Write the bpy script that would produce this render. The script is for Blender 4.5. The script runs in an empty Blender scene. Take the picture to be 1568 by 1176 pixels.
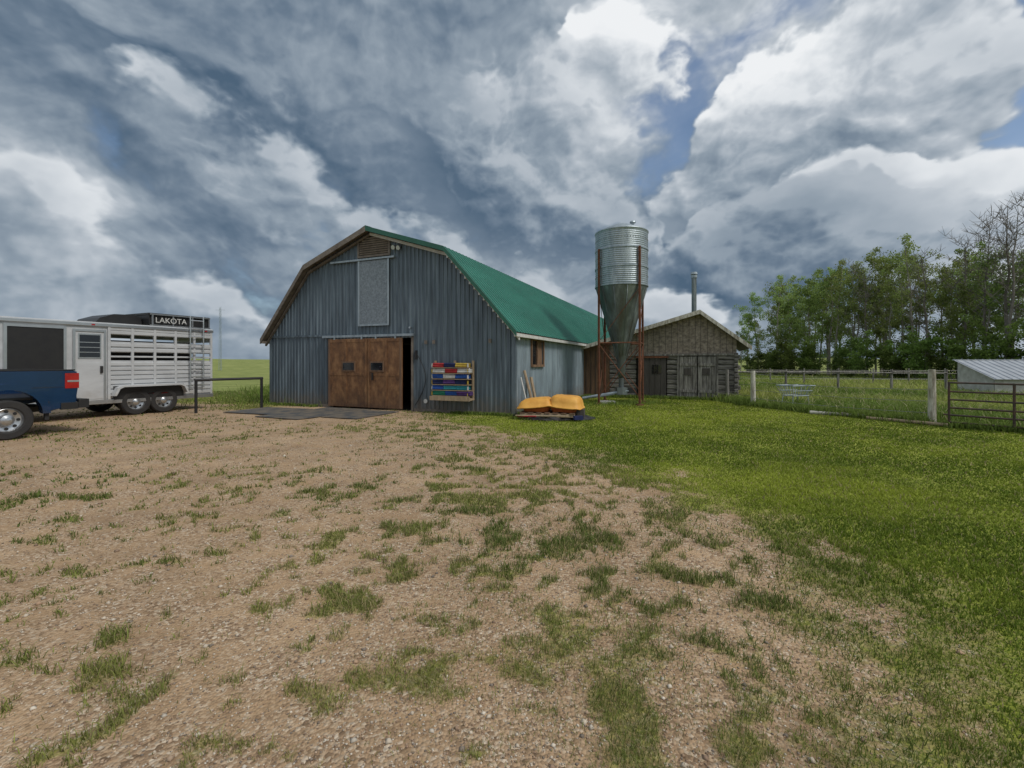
import bpy, math, random
import numpy as np
from mathutils import Vector, Matrix
random.seed(7); RNG=np.random.default_rng(11)
S=bpy.context.scene
S.view_settings.view_transform='Standard'; S.view_settings.look='None'; S.view_settings.exposure=0
# ---------------------------------------------------------------- materials
def newmat(name):
    m=bpy.data.materials.new(name); m.use_nodes=True
    nt=m.node_tree; b=nt.nodes['Principled BSDF']; return m,nt,b
def N(nt,t,**k):
    n=nt.nodes.new(t)
    for a,v in k.items(): setattr(n,a,v)
    return n
def ramp(nt,stops):
    r=nt.nodes.new('ShaderNodeValToRGB'); e=r.color_ramp.elements
    while len(e)<len(stops): e.new(0.5)
    for i,(p,c) in enumerate(stops):
        e[i].position=p; e[i].color=(c[0],c[1],c[2],1)
    return r
def mat(name,c1,c2=None,scale=3.0,stretch=(1,1,1),rough=0.6,metal=0.0,bump=0.0,bscale=None,detail=6,c3=None,lo=0.35,hi=0.68,coat=0.0,dirt=None):
    m,nt,b=newmat(name)
    b.inputs['Roughness'].default_value=rough; b.inputs['Metallic'].default_value=metal
    if coat: b.inputs['Coat Weight'].default_value=coat
    if c2 is None: c2=tuple(x*0.75 for x in c1)
    tc=N(nt,'ShaderNodeTexCoord'); mp=N(nt,'ShaderNodeMapping'); mp.inputs['Scale'].default_value=stretch
    nt.links.new(tc.outputs['Object'],mp.inputs['Vector'])
    no=N(nt,'ShaderNodeTexNoise'); no.inputs['Scale'].default_value=scale; no.inputs['Detail'].default_value=detail; no.inputs['Roughness'].default_value=0.65
    nt.links.new(mp.outputs[0],no.inputs['Vector'])
    st=[(lo,c2),(hi,c1)]
    if c3: st=[(lo,c3),((lo+hi)/2,c2),(hi,c1)]
    r=ramp(nt,st); nt.links.new(no.outputs['Fac'],r.inputs[0]); col=r.outputs[0]
    if dirt:   # splash dirt rising from the ground (height in metres, colour)
        sx=N(nt,'ShaderNodeSeparateXYZ'); nt.links.new(tc.outputs['Object'],sx.inputs[0])
        n3=N(nt,'ShaderNodeTexNoise'); n3.inputs['Scale'].default_value=5; n3.inputs['Detail'].default_value=6; nt.links.new(tc.outputs['Object'],n3.inputs['Vector'])
        ad=N(nt,'ShaderNodeMath',operation='MULTIPLY_ADD'); nt.links.new(n3.outputs['Fac'],ad.inputs[0]); ad.inputs[1].default_value=-dirt[0]*1.6; nt.links.new(sx.outputs['Z'],ad.inputs[2])
        mr=N(nt,'ShaderNodeMapRange'); mr.inputs['From Min'].default_value=-dirt[0]*.8; mr.inputs['From Max'].default_value=dirt[0]*.3; mr.inputs['To Min'].default_value=.75; mr.inputs['To Max'].default_value=0; nt.links.new(ad.outputs[0],mr.inputs['Value'])
        mm=N(nt,'ShaderNodeMix',data_type='RGBA'); nt.links.new(mr.outputs[0],mm.inputs['Factor']); nt.links.new(col,mm.inputs['A']); mm.inputs['B'].default_value=(*dirt[1],1); col=mm.outputs['Result']
    nt.links.new(col,b.inputs['Base Color'])
    if bump:
        n2=N(nt,'ShaderNodeTexNoise'); n2.inputs['Scale'].default_value=bscale or scale*4; n2.inputs['Detail'].default_value=4
        nt.links.new(mp.outputs[0],n2.inputs['Vector'])
        bp=N(nt,'ShaderNodeBump'); bp.inputs['Strength'].default_value=bump; bp.inputs['Distance'].default_value=0.02
        nt.links.new(n2.outputs['Fac'],bp.inputs['Height']); nt.links.new(bp.outputs[0],b.inputs['Normal'])
    return m
M={}
DIRT=(.55,(.17,.135,.10))
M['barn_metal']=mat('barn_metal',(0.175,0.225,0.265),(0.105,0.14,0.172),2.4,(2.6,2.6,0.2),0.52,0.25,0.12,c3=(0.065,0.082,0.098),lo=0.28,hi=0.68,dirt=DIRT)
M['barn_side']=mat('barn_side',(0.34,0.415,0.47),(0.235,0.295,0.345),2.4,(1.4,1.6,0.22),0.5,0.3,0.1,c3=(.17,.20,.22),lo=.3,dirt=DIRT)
M['green_roof']=mat('green_roof',(0.036,0.195,0.145),(0.026,0.145,0.108),1.2,(1,0.3,1),0.36,0.1)
M['green_trim']=mat('green_trim',(0.02,0.12,0.08),None,2,rough=0.4)
M['trim_grey']=mat('trim_grey',(0.22,0.19,0.16),(0.12,0.10,0.085),4,rough=0.8,bump=0.3)
M['trim_white']=mat('trim_white',(0.62,0.63,0.62),(0.45,0.45,0.43),4,rough=0.6)
M['plywood']=mat('plywood',(0.29,0.155,0.068),(0.175,0.082,0.034),3.0,(1.6,3,0.9),0.65,0,0.2,c3=(0.075,0.038,0.02),lo=0.3,hi=0.66,dirt=(.6,(.07,.04,.025)))
M['galv']=mat('galv',(0.40,0.46,0.50),(0.25,0.30,0.34),5,(1.5,1.5,0.35),0.45,0.45,0.05)
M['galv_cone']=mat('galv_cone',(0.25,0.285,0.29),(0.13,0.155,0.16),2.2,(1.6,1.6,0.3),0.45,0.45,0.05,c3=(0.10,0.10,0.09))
M['hatch']=mat('hatch',(0.28,0.325,0.36),(0.15,0.18,0.21),16,(1,1,1),0.55,0.3,0.4,bscale=40)
M['rust']=mat('rust',(0.20,0.075,0.035),(0.09,0.038,0.024),8,rough=0.85,bump=0.4)
M['black']=mat('black',(0.012,0.012,0.014),(0.02,0.02,0.02),4,rough=0.45)
M['glass']=mat('dark_glass',(0.01,0.012,0.015),(0.015,0.017,0.02),2,rough=0.08,coat=0.5)
M['rubber']=mat('rubber',(0.018,0.018,0.02),(0.03,0.028,0.026),6,rough=0.8,bump=0.2)
M['mat']=mat('rubber_mat',(0.05,0.055,0.06),(0.13,0.11,0.085),2.5,rough=0.8,bump=0.3,lo=0.42,hi=0.6)
M['chrome']=mat('alu',(0.6,0.62,0.64),(0.5,0.52,0.54),3,rough=0.28,metal=0.85)
M['blue']=mat('truck_blue',(0.010,0.050,0.15),(0.008,0.038,0.11),1,rough=0.22,metal=0.5,coat=1.0,dirt=(.55,(.06,.055,.05)))
M['red']=mat('tail_red',(0.42,0.01,0.012),(.25,.005,.008),3,rough=0.2,coat=1)
M['twhite']=mat('trailer_white',(0.58,0.60,0.62),(0.44,0.455,0.47),1.5,(0.6,1,1.6),0.4,0.15,dirt=(.7,(.34,.30,.25)))
M['shingle']=mat('old_siding',(0.38,0.325,0.27),(0.27,0.225,0.185),6,(1,1,1.5),0.9,0,0.4,c3=(0.15,0.125,0.105))
M['oldwood']=mat('old_wood',(0.34,0.325,0.30),(0.20,0.19,0.175),3,(4,4,0.5),0.9,0,0.5,c3=(0.09,0.082,0.073))
M['log']=mat('log_wood',(0.29,0.275,0.25),(0.165,0.155,0.14),4,(0.5,3,3),0.9,0,0.6,c3=(0.06,0.055,0.05))
M['brownwood']=mat('brown_wood',(0.22,0.13,0.075),(0.12,0.07,0.045),3,(3,3,0.5),0.85,0,0.4)
M['darkdoor']=mat('dark_door',(0.08,0.07,0.064),(0.045,0.04,0.036),3,(3,3,0.5),0.8,0,0.3)
M['shedroof']=mat('shed_roofing',(0.25,0.24,0.22),(0.14,0.13,0.12),5,rough=0.9,bump=0.4)
M['whitewash']=mat('whitewash',(0.55,0.53,0.47),(0.30,0.27,0.22),5,(2,2,0.4),0.85,0,0.5,c3=(0.14,0.12,0.10),lo=0.25,hi=0.55)
M['wire']=mat('wire',(0.30,0.30,0.30),None,5,rough=0.5,metal=0.6)
M['gatep']=mat('gate_pipe',(0.035,0.03,0.03),(0.10,0.05,0.035),8,rough=0.6)
M['orange']=mat('orange_tub',(0.50,0.13,0.03),(0.34,0.08,0.02),5,rough=0.6)
M['yellow']=mat('yellow_lid',(0.72,0.39,0.075),(0.54,0.25,0.035),2.5,rough=0.6,bump=0.35)
M['palewood']=mat('pale_wood',(0.42,0.32,0.21),(0.26,0.195,0.13),4,(3,3,0.6),0.8,0,0.3)
M['bark']=mat('bark',(0.36,0.34,0.29),(0.17,0.155,0.13),5,(2,2,0.7),0.9,0,0.5)
M['deadbark']=mat('dead_bark',(0.22,0.195,0.17),(0.11,0.10,0.09),5,rough=0.9)
M['shelter_white']=mat('shelter_white',(0.6,0.6,0.58),(0.4,0.39,0.36),4,rough=0.7)
M['shelter_roof']=mat('shelter_roof',(0.5,0.53,0.56),(0.38,0.4,0.43),2,rough=0.4,metal=0.4)
for nm,c in dict(p_red=(0.42,0.035,0.04),p_blue=(0.02,0.09,0.36),p_teal=(0.03,0.28,0.34),p_purple=(0.09,0.04,0.18),p_white=(0.6,0.6,0.58),p_yellow=(0.5,0.36,0.06),p_navy=(0.015,0.025,0.10),p_green=(0.02,0.22,0.14)).items():
    M[nm]=mat(nm,c,tuple(x*0.65 for x in c),6,rough=0.95,bump=0.5)
# ---------------------------------------------------------------- mesh builder
class MB:
    def __init__(s): s.v=[];s.f=[];s.m=[];s.mats=[]
    def mi(s,k):
        if k not in s.mats: s.mats.append(k)
        return s.mats.index(k)
    def add(s,vs,fs,k):
        o=len(s.v); s.v+= [tuple(x) for x in vs]; i=s.mi(k)
        for f in fs: s.f.append(tuple(o+a for a in f)); s.m.append(i)
    def box(s,x0,x1,y0,y1,z0,z1,k,rot=None,piv=None):
        vs=[Vector((x,y,z)) for z in (z0,z1) for y in (y0,y1) for x in (x0,x1)]
        if rot is not None:
            p=Vector(piv) if piv else Vector(((x0+x1)/2,(y0+y1)/2,(z0+z1)/2))
            vs=[rot@(a-p)+p for a in vs]
        s.add(vs,[(0,2,3,1),(4,5,7,6),(0,1,5,4),(1,3,7,5),(3,2,6,7),(2,0,4,6)],k)
    def cyl(s,p,q,r1,r2,k,n=10,cap=True):
        p=Vector(p);q=Vector(q);d=(q-p).normalized()
        a=Vector((0,0,1)) if abs(d.z)<0.9 else Vector((1,0,0))
        u=d.cross(a).normalized();w=d.cross(u)
        vs=[];
        for c,r in((p,r1),(q,r2)):
            for i in range(n):
                t=2*math.pi*i/n; vs.append(c+u*math.cos(t)*r+w*math.sin(t)*r)
        fs=[(i,(i+1)%n,n+(i+1)%n,n+i) for i in range(n)]
        if cap: fs+=[tuple(range(n))[::-1],tuple(range(n,2*n))]
        s.add(vs,fs,k)
    def lathe(s,prof,c,k,n=48,axis='z'):
        vs=[]
        for r,h in prof:
            for i in range(n):
                t=2*math.pi*i/n; a=r*math.cos(t);b=r*math.sin(t)
                vs.append((c[0]+a,c[1]+b,c[2]+h) if axis=='z' else (c[0]+a,c[1]+h,c[2]+b))
        fs=[]
        for j in range(len(prof)-1):
            for i in range(n):
                fs.append((j*n+i,j*n+(i+1)%n,(j+1)*n+(i+1)%n,(j+1)*n+i))
        s.add(vs,fs,k)
    def prism(s,poly,y0,y1,k):   # poly in xz
        n=len(poly)
        vs=[(x,y0,z) for x,z in poly]+[(x,y1,z) for x,z in poly]
        s.add(vs,[tuple(range(n)),tuple(range(n,2*n))[::-1]]+[(i,n+i,n+(i+1)%n,(i+1)%n) for i in range(n)],k)
    def done(s,name,parent=None,loc=None,rz=0,smooth=False,bevel=0,auto=False):
        me=bpy.data.meshes.new(name); me.from_pydata(s.v,[],s.f)
        for k in s.mats: me.materials.append(M[k])
        me.polygons.foreach_set('material_index',s.m)
        if smooth: me.polygons.foreach_set('use_smooth',[True]*len(s.f))
        me.update(); ob=bpy.data.objects.new(name,me); S.collection.objects.link(ob)
        if parent: ob.parent=parent
        if loc is not None: ob.location=loc; ob.rotation_euler[2]=rz
        if bevel:
            b=ob.modifiers.new('b','BEVEL'); b.width=bevel; b.segments=2; b.limit_method='ANGLE'; b.angle_limit=math.radians(40)
        return ob
def empty(name,loc=(0,0,0),rz=0):
    e=bpy.data.objects.new(name,None); S.collection.objects.link(e); e.location=loc; e.rotation_euler[2]=rz; e.empty_display_size=0.5; return e
RX=lambda a:Matrix.Rotation(a,3,'X'); RY=lambda a:Matrix.Rotation(a,3,'Y'); RZ=lambda a:Matrix.Rotation(a,3,'Z')
# ---------------------------------------------------------------- noise (numpy)
def vn(x,y,sd):
    xi=np.floor(x);yi=np.floor(y);fx=x-xi;fy=y-yi
    fx=fx*fx*(3-2*fx);fy=fy*fy*(3-2*fy)
    h=lambda a,b:np.mod(np.abs(np.sin(a*127.1+b*311.7+sd*74.7)*43758.5453),1.0)
    return (h(xi,yi)*(1-fx)+h(xi+1,yi)*fx)*(1-fy)+(h(xi,yi+1)*(1-fx)+h(xi+1,yi+1)*fx)*fy
def fbm(x,y,sd,o=4):
    t=0;a=.5;n=0
    for i in range(o): t=t+a*vn(x*2**i+i*13.7,y*2**i+i*7.9,sd+i);n+=a;a*=.5
    return t/n
def ss(a,b,x):
    t=np.clip((x-a)/(b-a),0,1); return t*t*(3-2*t)
BY=[-20,0,1.5,2.5,3.5,4.7,6,8.3,10.5,12.4,14,16,40]
BX=[1.2,1.2,1.35,1.7,2.05,2.1,1.45,0.6,-0.7,-2.2,-2.6,-2,-2]
def tallmask(x,y):
    d=(x-8.9)*.924+(y-16.6)*.383
    return np.maximum(ss(0.2,0.8,d)*ss(-20,-10,y), ss(27,30,y)*ss(-12,-8,x))
def grassmask(x,y,full=True):
    xb=np.interp(y,BY,BX)
    n=fbm(x*.9,y*.9,3)
    dist=x-xb+(n-.5)*2.6+(fbm(x*4,y*4,13,3)-.5)*1.6
    lawn=ss(-.6,1.5,dist)
    near=np.exp(-np.clip(-(x-xb),0,99)/2.4)
    low=fbm(x*.55,y*.55,9,3)
    xw=x+(vn(x*5,y*5,91)-.5)*.16; yw=y+(vn(x*5,y*5,92)-.5)*.16
    cr,sr=math.cos(.6),math.sin(.6); xr,yr=xw*cr-yw*sr,xw*sr+yw*cr
    t=.56*vn(xr*3.8,yr*4.0,21)+.44*vn(xw*9,yw*9.5,22)
    th=.625-.13*near-.22*(low-.5)
    tuft=ss(th,th+.17,t)
    # many small individual tufts between the larger ones
    t2=.7*vn(xw*7.7,yw*8.1,41)+.3*vn(xw*17,yw*18,42)
    th2=.69-.12*near-.20*(fbm(x*.8,y*.8,44,3)-.5)
    tuft=np.maximum(tuft,.8*ss(th2,th2+.14,t2))
    tr=np.exp(-((y-(8.2+.12*(x+6))) /1.2)**2)*ss(0,-3,x)
    tuft*=1-.75*tr
    tuft*=1-.45*ss(9,13,y)*ss(-1,-3,x)
    pt=np.exp(-(((x-.45)/.75)**2+((y-3.1)/1.0)**2))
    lawn=np.maximum(lawn,pt*.8*ss(.36,.62,.5*n+.5*t))
    fl=ss(16.8,18.5,y+(n-.5)*3)*ss(-5,-8,x)
    fl2=ss(-19,-23,x+(n-.5)*3)
    strip=ss(15.0,16.2,y+(n-.5)*2)*ss(-7.5,-9,x)*ss(-11,-10,x)*.7
    tuft=tuft*(1.0 if full else .6)
    return np.clip(np.maximum.reduce([lawn,tuft,fl,fl2,strip,tallmask(x,y)]),0,1)
def hgt(x,y):
    return (fbm(x*1.3,y*1.3,31,3)-.5)*.035*ss(60,30,np.abs(y))+2.4*ss(55,170,y)+(fbm(x*.012,y*.012,5,2)-.5)*5*ss(90,300,np.hypot(x,y))
# ---------------------------------------------------------------- ground
def axis(lo,hi,st,far):
    a=list(np.arange(lo,hi,st)); s=st;v=a[-1]
    while v<far: s*=1.13;v+=s;a.append(v)
    s=st;v=lo;b=[]
    while v>-far: s*=1.13;v-=s;b.append(v)
    return np.array(b[::-1]+a)
xs=axis(-9,10,.06,3000);ys=axis(1.2,13,.06,3000)
X,Y=np.meshgrid(xs,ys); nx,ny=len(xs),len(ys)
Z=hgt(X,Y); G=grassmask(X,Y,False); T=np.maximum(tallmask(X,Y),ss(17,24,Y)*ss(-6,-9,X))
co=np.stack([X,Y,Z],-1).reshape(-1,3).astype(np.float32)
idx=np.arange(nx*ny).reshape(ny,nx)
q=np.stack([idx[:-1,:-1],idx[:-1,1:],idx[1:,1:],idx[1:,:-1]],-1).reshape(-1,4)
def fastmesh(name,co,q,k):
    me=bpy.data.meshes.new(name); me.vertices.add(len(co)); me.vertices.foreach_set('co',co.ravel())
    me.loops.add(q.size); me.loops.foreach_set('vertex_index',q.ravel().astype(np.int32))
    me.polygons.add(len(q)); me.polygons.foreach_set('loop_start',(np.arange(len(q))*k).astype(np.int32)); me.polygons.foreach_set('loop_total',np.full(len(q),k,np.int32))
    me.update(calc_edges=True); me.validate(); return me
me=fastmesh('ground',co,q,4)
a=me.attributes.new('grass','FLOAT','POINT'); a.data.foreach_set('value',G.ravel().astype(np.float32))
a=me.attributes.new('tall','FLOAT','POINT'); a.data.foreach_set('value',T.ravel().astype(np.float32))
me.polygons.foreach_set('use_smooth',[True]*len(q))
ground=bpy.data.objects.new('ground',me); S.collection.objects.link(ground)
m,nt,b=newmat('ground_gravel_grass'); L=nt.links.new
b.inputs['Roughness'].default_value=.95; b.inputs['Specular IOR Level'].default_value=.15
tc=N(nt,'ShaderNodeTexCoord')
vo=N(nt,'ShaderNodeTexVoronoi'); vo.inputs['Scale'].default_value=60; L(tc.outputs['Object'],vo.inputs['Vector'])
sep=N(nt,'ShaderNodeSeparateColor'); L(vo.outputs['Color'],sep.inputs[0])
r1=ramp(nt,[(0,(.12,.082,.054)),(.3,(.28,.192,.122)),(.6,(.40,.285,.185)),(.85,(.45,.36,.26)),(1,(.62,.54,.43))]); L(sep.outputs[0],r1.inputs[0])
n1=N(nt,'ShaderNodeTexNoise'); n1.inputs['Scale'].default_value=.9; n1.inputs['Detail'].default_value=10; n1.inputs['Roughness'].default_value=.65; L(tc.outputs['Object'],n1.inputs['Vector'])
r2=ramp(nt,[(.30,(.20,.135,.08)),(.44,(.335,.225,.130)),(.56,(.43,.295,.175)),(.70,(.53,.38,.24))]); L(n1.outputs['Fac'],r2.inputs[0])
n3=N(nt,'ShaderNodeTexNoise'); n3.inputs['Scale'].default_value=3.5; n3.inputs['Detail'].default_value=8; L(tc.outputs['Object'],n3.inputs['Vector'])
r3=ramp(nt,[(.35,(.2,)*3),(.62,(.8,)*3)]); L(n3.outputs['Fac'],r3.inputs[0])
mx=N(nt,'ShaderNodeMix',data_type='RGBA'); L(r3.outputs[0],mx.inputs['Factor']); L(r2.outputs[0],mx.inputs['A']); L(r1.outputs[0],mx.inputs['B'])
n4=N(nt,'ShaderNodeTexNoise'); n4.inputs['Scale'].default_value=.5; n4.inputs['Detail'].default_value=10; n4.inputs['Roughness'].default_value=.7; L(tc.outputs['Object'],n4.inputs['Vector'])
r4=ramp(nt,[(.3,(.125,.165,.02)),(.5,(.22,.27,.03)),(.7,(.33,.365,.06))]); L(n4.outputs['Fac'],r4.inputs[0])
r5=ramp(nt,[(.3,(.11,.15,.04)),(.5,(.20,.25,.065)),(.7,(.32,.35,.12))]); L(n4.outputs['Fac'],r5.inputs[0])
at=N(nt,'ShaderNodeAttribute',attribute_name='tall'); ag=N(nt,'ShaderNodeAttribute',attribute_name='grass')
m2=N(nt,'ShaderNodeMix',data_type='RGBA'); L(at.outputs['Fac'],m2.inputs['Factor']); L(r4.outputs[0],m2.inputs['A']); L(r5.outputs[0],m2.inputs['B'])
n5=N(nt,'ShaderNodeTexNoise'); n5.inputs['Scale'].default_value=22; n5.inputs['Detail'].default_value=5; L(tc.outputs['Object'],n5.inputs['Vector'])
ad=N(nt,'ShaderNodeMath',operation='ADD'); L(ag.outputs['Fac'],ad.inputs[0]); L(n5.outputs['Fac'],ad.inputs[1])
mr=N(nt,'ShaderNodeMapRange'); mr.inputs['From Min'].default_value=.8; mr.inputs['From Max'].default_value=1.45; mr.inputs['To Max'].default_value=.92; L(ad.outputs[0],mr.inputs['Value'])
m3=N(nt,'ShaderNodeMix',data_type='RGBA'); L(mr.outputs[0],m3.inputs['Factor']); L(mx.outputs['Result'],m3.inputs['A']); L(m2.outputs['Result'],m3.inputs['B'])
L(m3.outputs['Result'],b.inputs['Base Color'])
inv=N(nt,'ShaderNodeMath',operation='SUBTRACT'); inv.inputs[0].default_value=1; L(vo.outputs['Distance'],inv.inputs[1])
ad2=N(nt,'ShaderNodeMath',operation='ADD'); L(inv.outputs[0],ad2.inputs[0]); L(n5.outputs['Fac'],ad2.inputs[1])
bp=N(nt,'ShaderNodeBump'); bp.inputs['Strength'].default_value=.8; bp.inputs['Distance'].default_value=.012; L(ad2.outputs[0],bp.inputs['Height']); L(bp.outputs[0],b.inputs['Normal'])
me.materials.append(m)
# ---------------------------------------------------------------- grass blades
def foliage_mat(name,trans=.35,rnd=False):
    m,nt,b=newmat(name); L=nt.links.new
    at=N(nt,'ShaderNodeAttribute',attribute_name='col')
    src=at.outputs['Color']
    if rnd:
        oi=N(nt,'ShaderNodeObjectInfo'); hs=N(nt,'ShaderNodeHueSaturation')
        mr=N(nt,'ShaderNodeMapRange'); mr.inputs['To Min'].default_value=.7; mr.inputs['To Max'].default_value=1.35; L(oi.outputs['Random'],mr.inputs['Value']); L(mr.outputs[0],hs.inputs['Value'])
        mr2=N(nt,'ShaderNodeMapRange'); mr2.inputs['To Min'].default_value=.475; mr2.inputs['To Max'].default_value=.515; L(oi.outputs['Random'],mr2.inputs['Value']); L(mr2.outputs[0],hs.inputs['Hue'])
        L(src,hs.inputs['Color']); src=hs.outputs[0]
    L(src,b.inputs['Base Color']); b.inputs['Roughness'].default_value=.7; b.inputs['Specular IOR Level'].default_value=.2
    tr=N(nt,'ShaderNodeBsdfTranslucent'); L(src,tr.inputs['Color'])
    mx=N(nt,'ShaderNodeMixShader'); mx.inputs[0].default_value=trans
    L(b.outputs[0],mx.inputs[1]); L(tr.outputs[0],mx.inputs[2]); L(mx.outputs[0],nt.nodes['Material Output'].inputs['Surface'])
    return m
GM=foliage_mat('grass_blade',.4)
def blades(name,px,py,h,w,cols):
    n=len(px); pz=hgt(px,py)-.004
    a=RNG.uniform(0,2*np.pi,n); la=RNG.uniform(0,2*np.pi,n); ln=h*RNG.uniform(.2,1.2,n)
    dx,dy=np.cos(a)*w/2,np.sin(a)*w/2
    lx,ly=np.cos(la)*ln,np.sin(la)*ln
    V=np.zeros((n,5,3),np.float32)
    V[:,0]=np.stack([px-dx,py-dy,pz],1);V[:,1]=np.stack([px+dx,py+dy,pz],1)
    V[:,2]=np.stack([px-dx*.7+lx*.3,py-dy*.7+ly*.3,pz+h*.6],1);V[:,3]=np.stack([px+dx*.7+lx*.3,py+dy*.7+ly*.3,pz+h*.6],1)
    V[:,4]=np.stack([px+lx,py+ly,pz+h*RNG.uniform(.7,1,n)],1)
    o=(np.arange(n)*5)[:,None]
    F=np.concatenate([o+np.array([0,1,3]),o+np.array([0,3,2]),o+np.array([2,3,4])],1).reshape(-1,3)
    me=fastmesh(name,V.reshape(-1,3),F,3)
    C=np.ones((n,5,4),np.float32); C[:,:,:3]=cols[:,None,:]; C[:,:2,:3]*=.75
    at=me.attributes.new('col','FLOAT_COLOR','POINT'); at.data.foreach_set('color',C.ravel())
    me.materials.append(GM); ob=bpy.data.objects.new(name,me); S.collection.objects.link(ob); return ob
def inbuild(x,y):
    lx=(x+4.57)*.9237-(y-15.52)*.383; ly=(x+4.57)*.383+(y-15.52)*.9237
    b=(np.abs(lx)<5.0)&(ly>-.02)&(ly<36)
    sx=(x-3.6)*.9237-(y-21.5)*.383; sy=(x-3.6)*.383+(y-21.5)*.9237
    b|=(sx>-0.5)&(sx<6.3)&(sy>0)&(sy<6)
    b|=(lx>-4.1)&(lx<1.4)&(ly<-.4)&(ly>-3.3)
    return b
NC=1000000
r=1.45*(30/1.45)**RNG.uniform(0,1,NC)**.9; th=RNG.uniform(-1.0,1.0,NC)
px=r*np.sin(th);py=r*np.cos(th)
g=grassmask(px,py); tl=tallmask(px,py)
isl0=ss(-.3,.9,px-np.interp(py,BY,BX))
dens=np.where(isl0>.5,g,g*.7)*np.clip(.35+.65*(r/6),0,1)+.004
keep=(RNG.uniform(0,1,NC)<dens)&~inbuild(px,py)&(tl<.3)
px,py,r,g=px[keep],py[keep],r[keep],g[keep]
n=len(px)
hn=fbm(px*1.3,py*1.3,51,3)
isl=ss(-.5,1.2,px-np.interp(py,BY,BX))
h=(.014+.032*RNG.uniform(0,1,n)**1.6)*(1+.75*(1-isl))*(.55+hn)*(.6+.5*g)
w=.0032+.0017*np.clip(r-2,0,20)
t=RNG.uniform(0,1,n)[:,None]; yel=np.clip((.6*fbm(px*.5,py*.5,61,3)+.4*fbm(px*2.5,py*2.5,62,3)-.37)*3.2,0,1)[:,None]
c=(1-yel)*np.array([.135,.195,.022])+yel*np.array([.32,.38,.05]); c=c*(.62+.7*t)
tc_=(1-isl)[:,None]; c=c*(1-tc_*.85)+(np.array([.14,.19,.05])*(1-yel)+np.array([.27,.29,.09])*yel)*(.55+.8*t)*tc_*.85
dry=(RNG.uniform(0,1,n)<.07+.17*(1-isl)); c[dry]=np.array([.44,.37,.20])*RNG.uniform(.6,1.1,(dry.sum(),1))
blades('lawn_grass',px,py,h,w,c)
NT=240000
r=8*(75/8)**RNG.uniform(0,1,NT)**.8; th=RNG.uniform(-.35,1.05,NT); px=r*np.sin(th);py=r*np.cos(th)
k=(RNG.uniform(0,1,NT)<tallmask(px,py))&~inbuild(px,py); px,py,r=px[k],py[k],r[k]; n=len(px)
hn=fbm(px*.5,py*.5,71,3)
h=(.16+.42*RNG.uniform(0,1,n))*(.5+hn)*.85; w=.008+.0011*r
yel=np.clip((fbm(px*.25,py*.25,81,3)-.3)*2.2,0,1)[:,None]; t=RNG.uniform(0,1,n)[:,None]
c=((1-yel)*np.array([.14,.215,.04])+yel*np.array([.37,.41,.11]))*(.65+.7*t)
d=RNG.uniform(0,1,n)<.12; c[d]=np.array([.46,.43,.24])
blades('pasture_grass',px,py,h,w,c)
L_=[]
def strip(p,q,n,sd,hh):
    t=RNG.uniform(0,1,n); L_.append((p[0]+(q[0]-p[0])*t+RNG.normal(0,sd,n),p[1]+(q[1]-p[1])*t+RNG.normal(0,sd,n),np.full(n,hh)))
strip((.2,13.7),(3.7,21.4),2500,.10,.16); strip((-1.9,14.3),(0,13.5),900,.07,.12); strip((-9.3,17.4),(-7,16.4),900,.10,.12)
strip((4,21.1),(9.5,18.8),2600,.12,.18); strip((8.9,18.5),(8.8,16.6),1500,.2,.3); strip((8.8,16.4),(10.8,11.6),3500,.16,.26); strip((10.8,11.4),(12.6,8.8),2500,.15,.2)
strip((3.2,17.3),(5.3,18.2),1600,.5,.14); strip((-9,18),(-14,30),5000,1.5,.3); strip((.3,12.7),(2.2,12.9),600,.15,.1)
px=np.concatenate([a[0] for a in L_]);py=np.concatenate([a[1] for a in L_]);hh=np.concatenate([a[2] for a in L_])
k=~inbuild(px,py); px,py,hh=px[k],py[k],hh[k]; n=len(px)
blades('weeds',px,py,hh*RNG.uniform(.4,1.3,n),np.full(n,.02),np.array([.17,.24,.05])*RNG.uniform(.5,1.4,(n,1)))
# pebbles
n=34000; r=1.4*(10/1.4)**RNG.uniform(0,1,n); th=RNG.uniform(-.95,.95,n); px=r*np.sin(th);py=r*np.cos(th)
k=grassmask(px,py)<.6; px,py,r=px[k],py[k],r[k]; n=len(px)
sz=RNG.uniform(.0025,.0065,n)*(1+.10*r)*(1+1.3*(RNG.uniform(0,1,n)<.03))
base=np.array([(1,0,0),(0,1,0),(-1,0,0),(0,-1,0),(0,0,.7),(0,0,-.7)],np.float32)
V=base[None]*sz[:,None,None]*RNG.uniform(.6,1.3,(n,6,3)); an=RNG.uniform(0,6.28,n)
ca,sa=np.cos(an)[:,None],np.sin(an)[:,None]; V=np.stack([V[:,:,0]*ca-V[:,:,1]*sa,V[:,:,0]*sa+V[:,:,1]*ca,V[:,:,2]],-1)
V+=np.stack([px,py,hgt(px,py)+sz*.25],1)[:,None,:]
F=(np.arange(n)*6)[:,None,None]+np.array([(0,1,4),(1,2,4),(2,3,4),(3,0,4),(1,0,5),(2,1,5),(3,2,5),(0,3,5)])[None]
me=fastmesh('gravel',V.reshape(-1,3).astype(np.float32),F.reshape(-1,3),3)
pal=np.array([(.41,.30,.21),(.28,.19,.13),(.50,.43,.34),(.22,.18,.145),(.38,.255,.165),(.58,.52,.43)])
C=np.ones((n,6,4),np.float32);C[:,:,:3]=(pal[RNG.integers(0,6,n)]*RNG.uniform(.7,1.1,(n,1)))[:,None,:]
at=me.attributes.new('col','FLOAT_COLOR','POINT'); at.data.foreach_set('color',C.ravel())
m,nt,b=newmat('pebble'); an_=N(nt,'ShaderNodeAttribute',attribute_name='col'); nt.links.new(an_.outputs['Color'],b.inputs['Base Color']); b.inputs['Roughness'].default_value=.85
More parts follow.
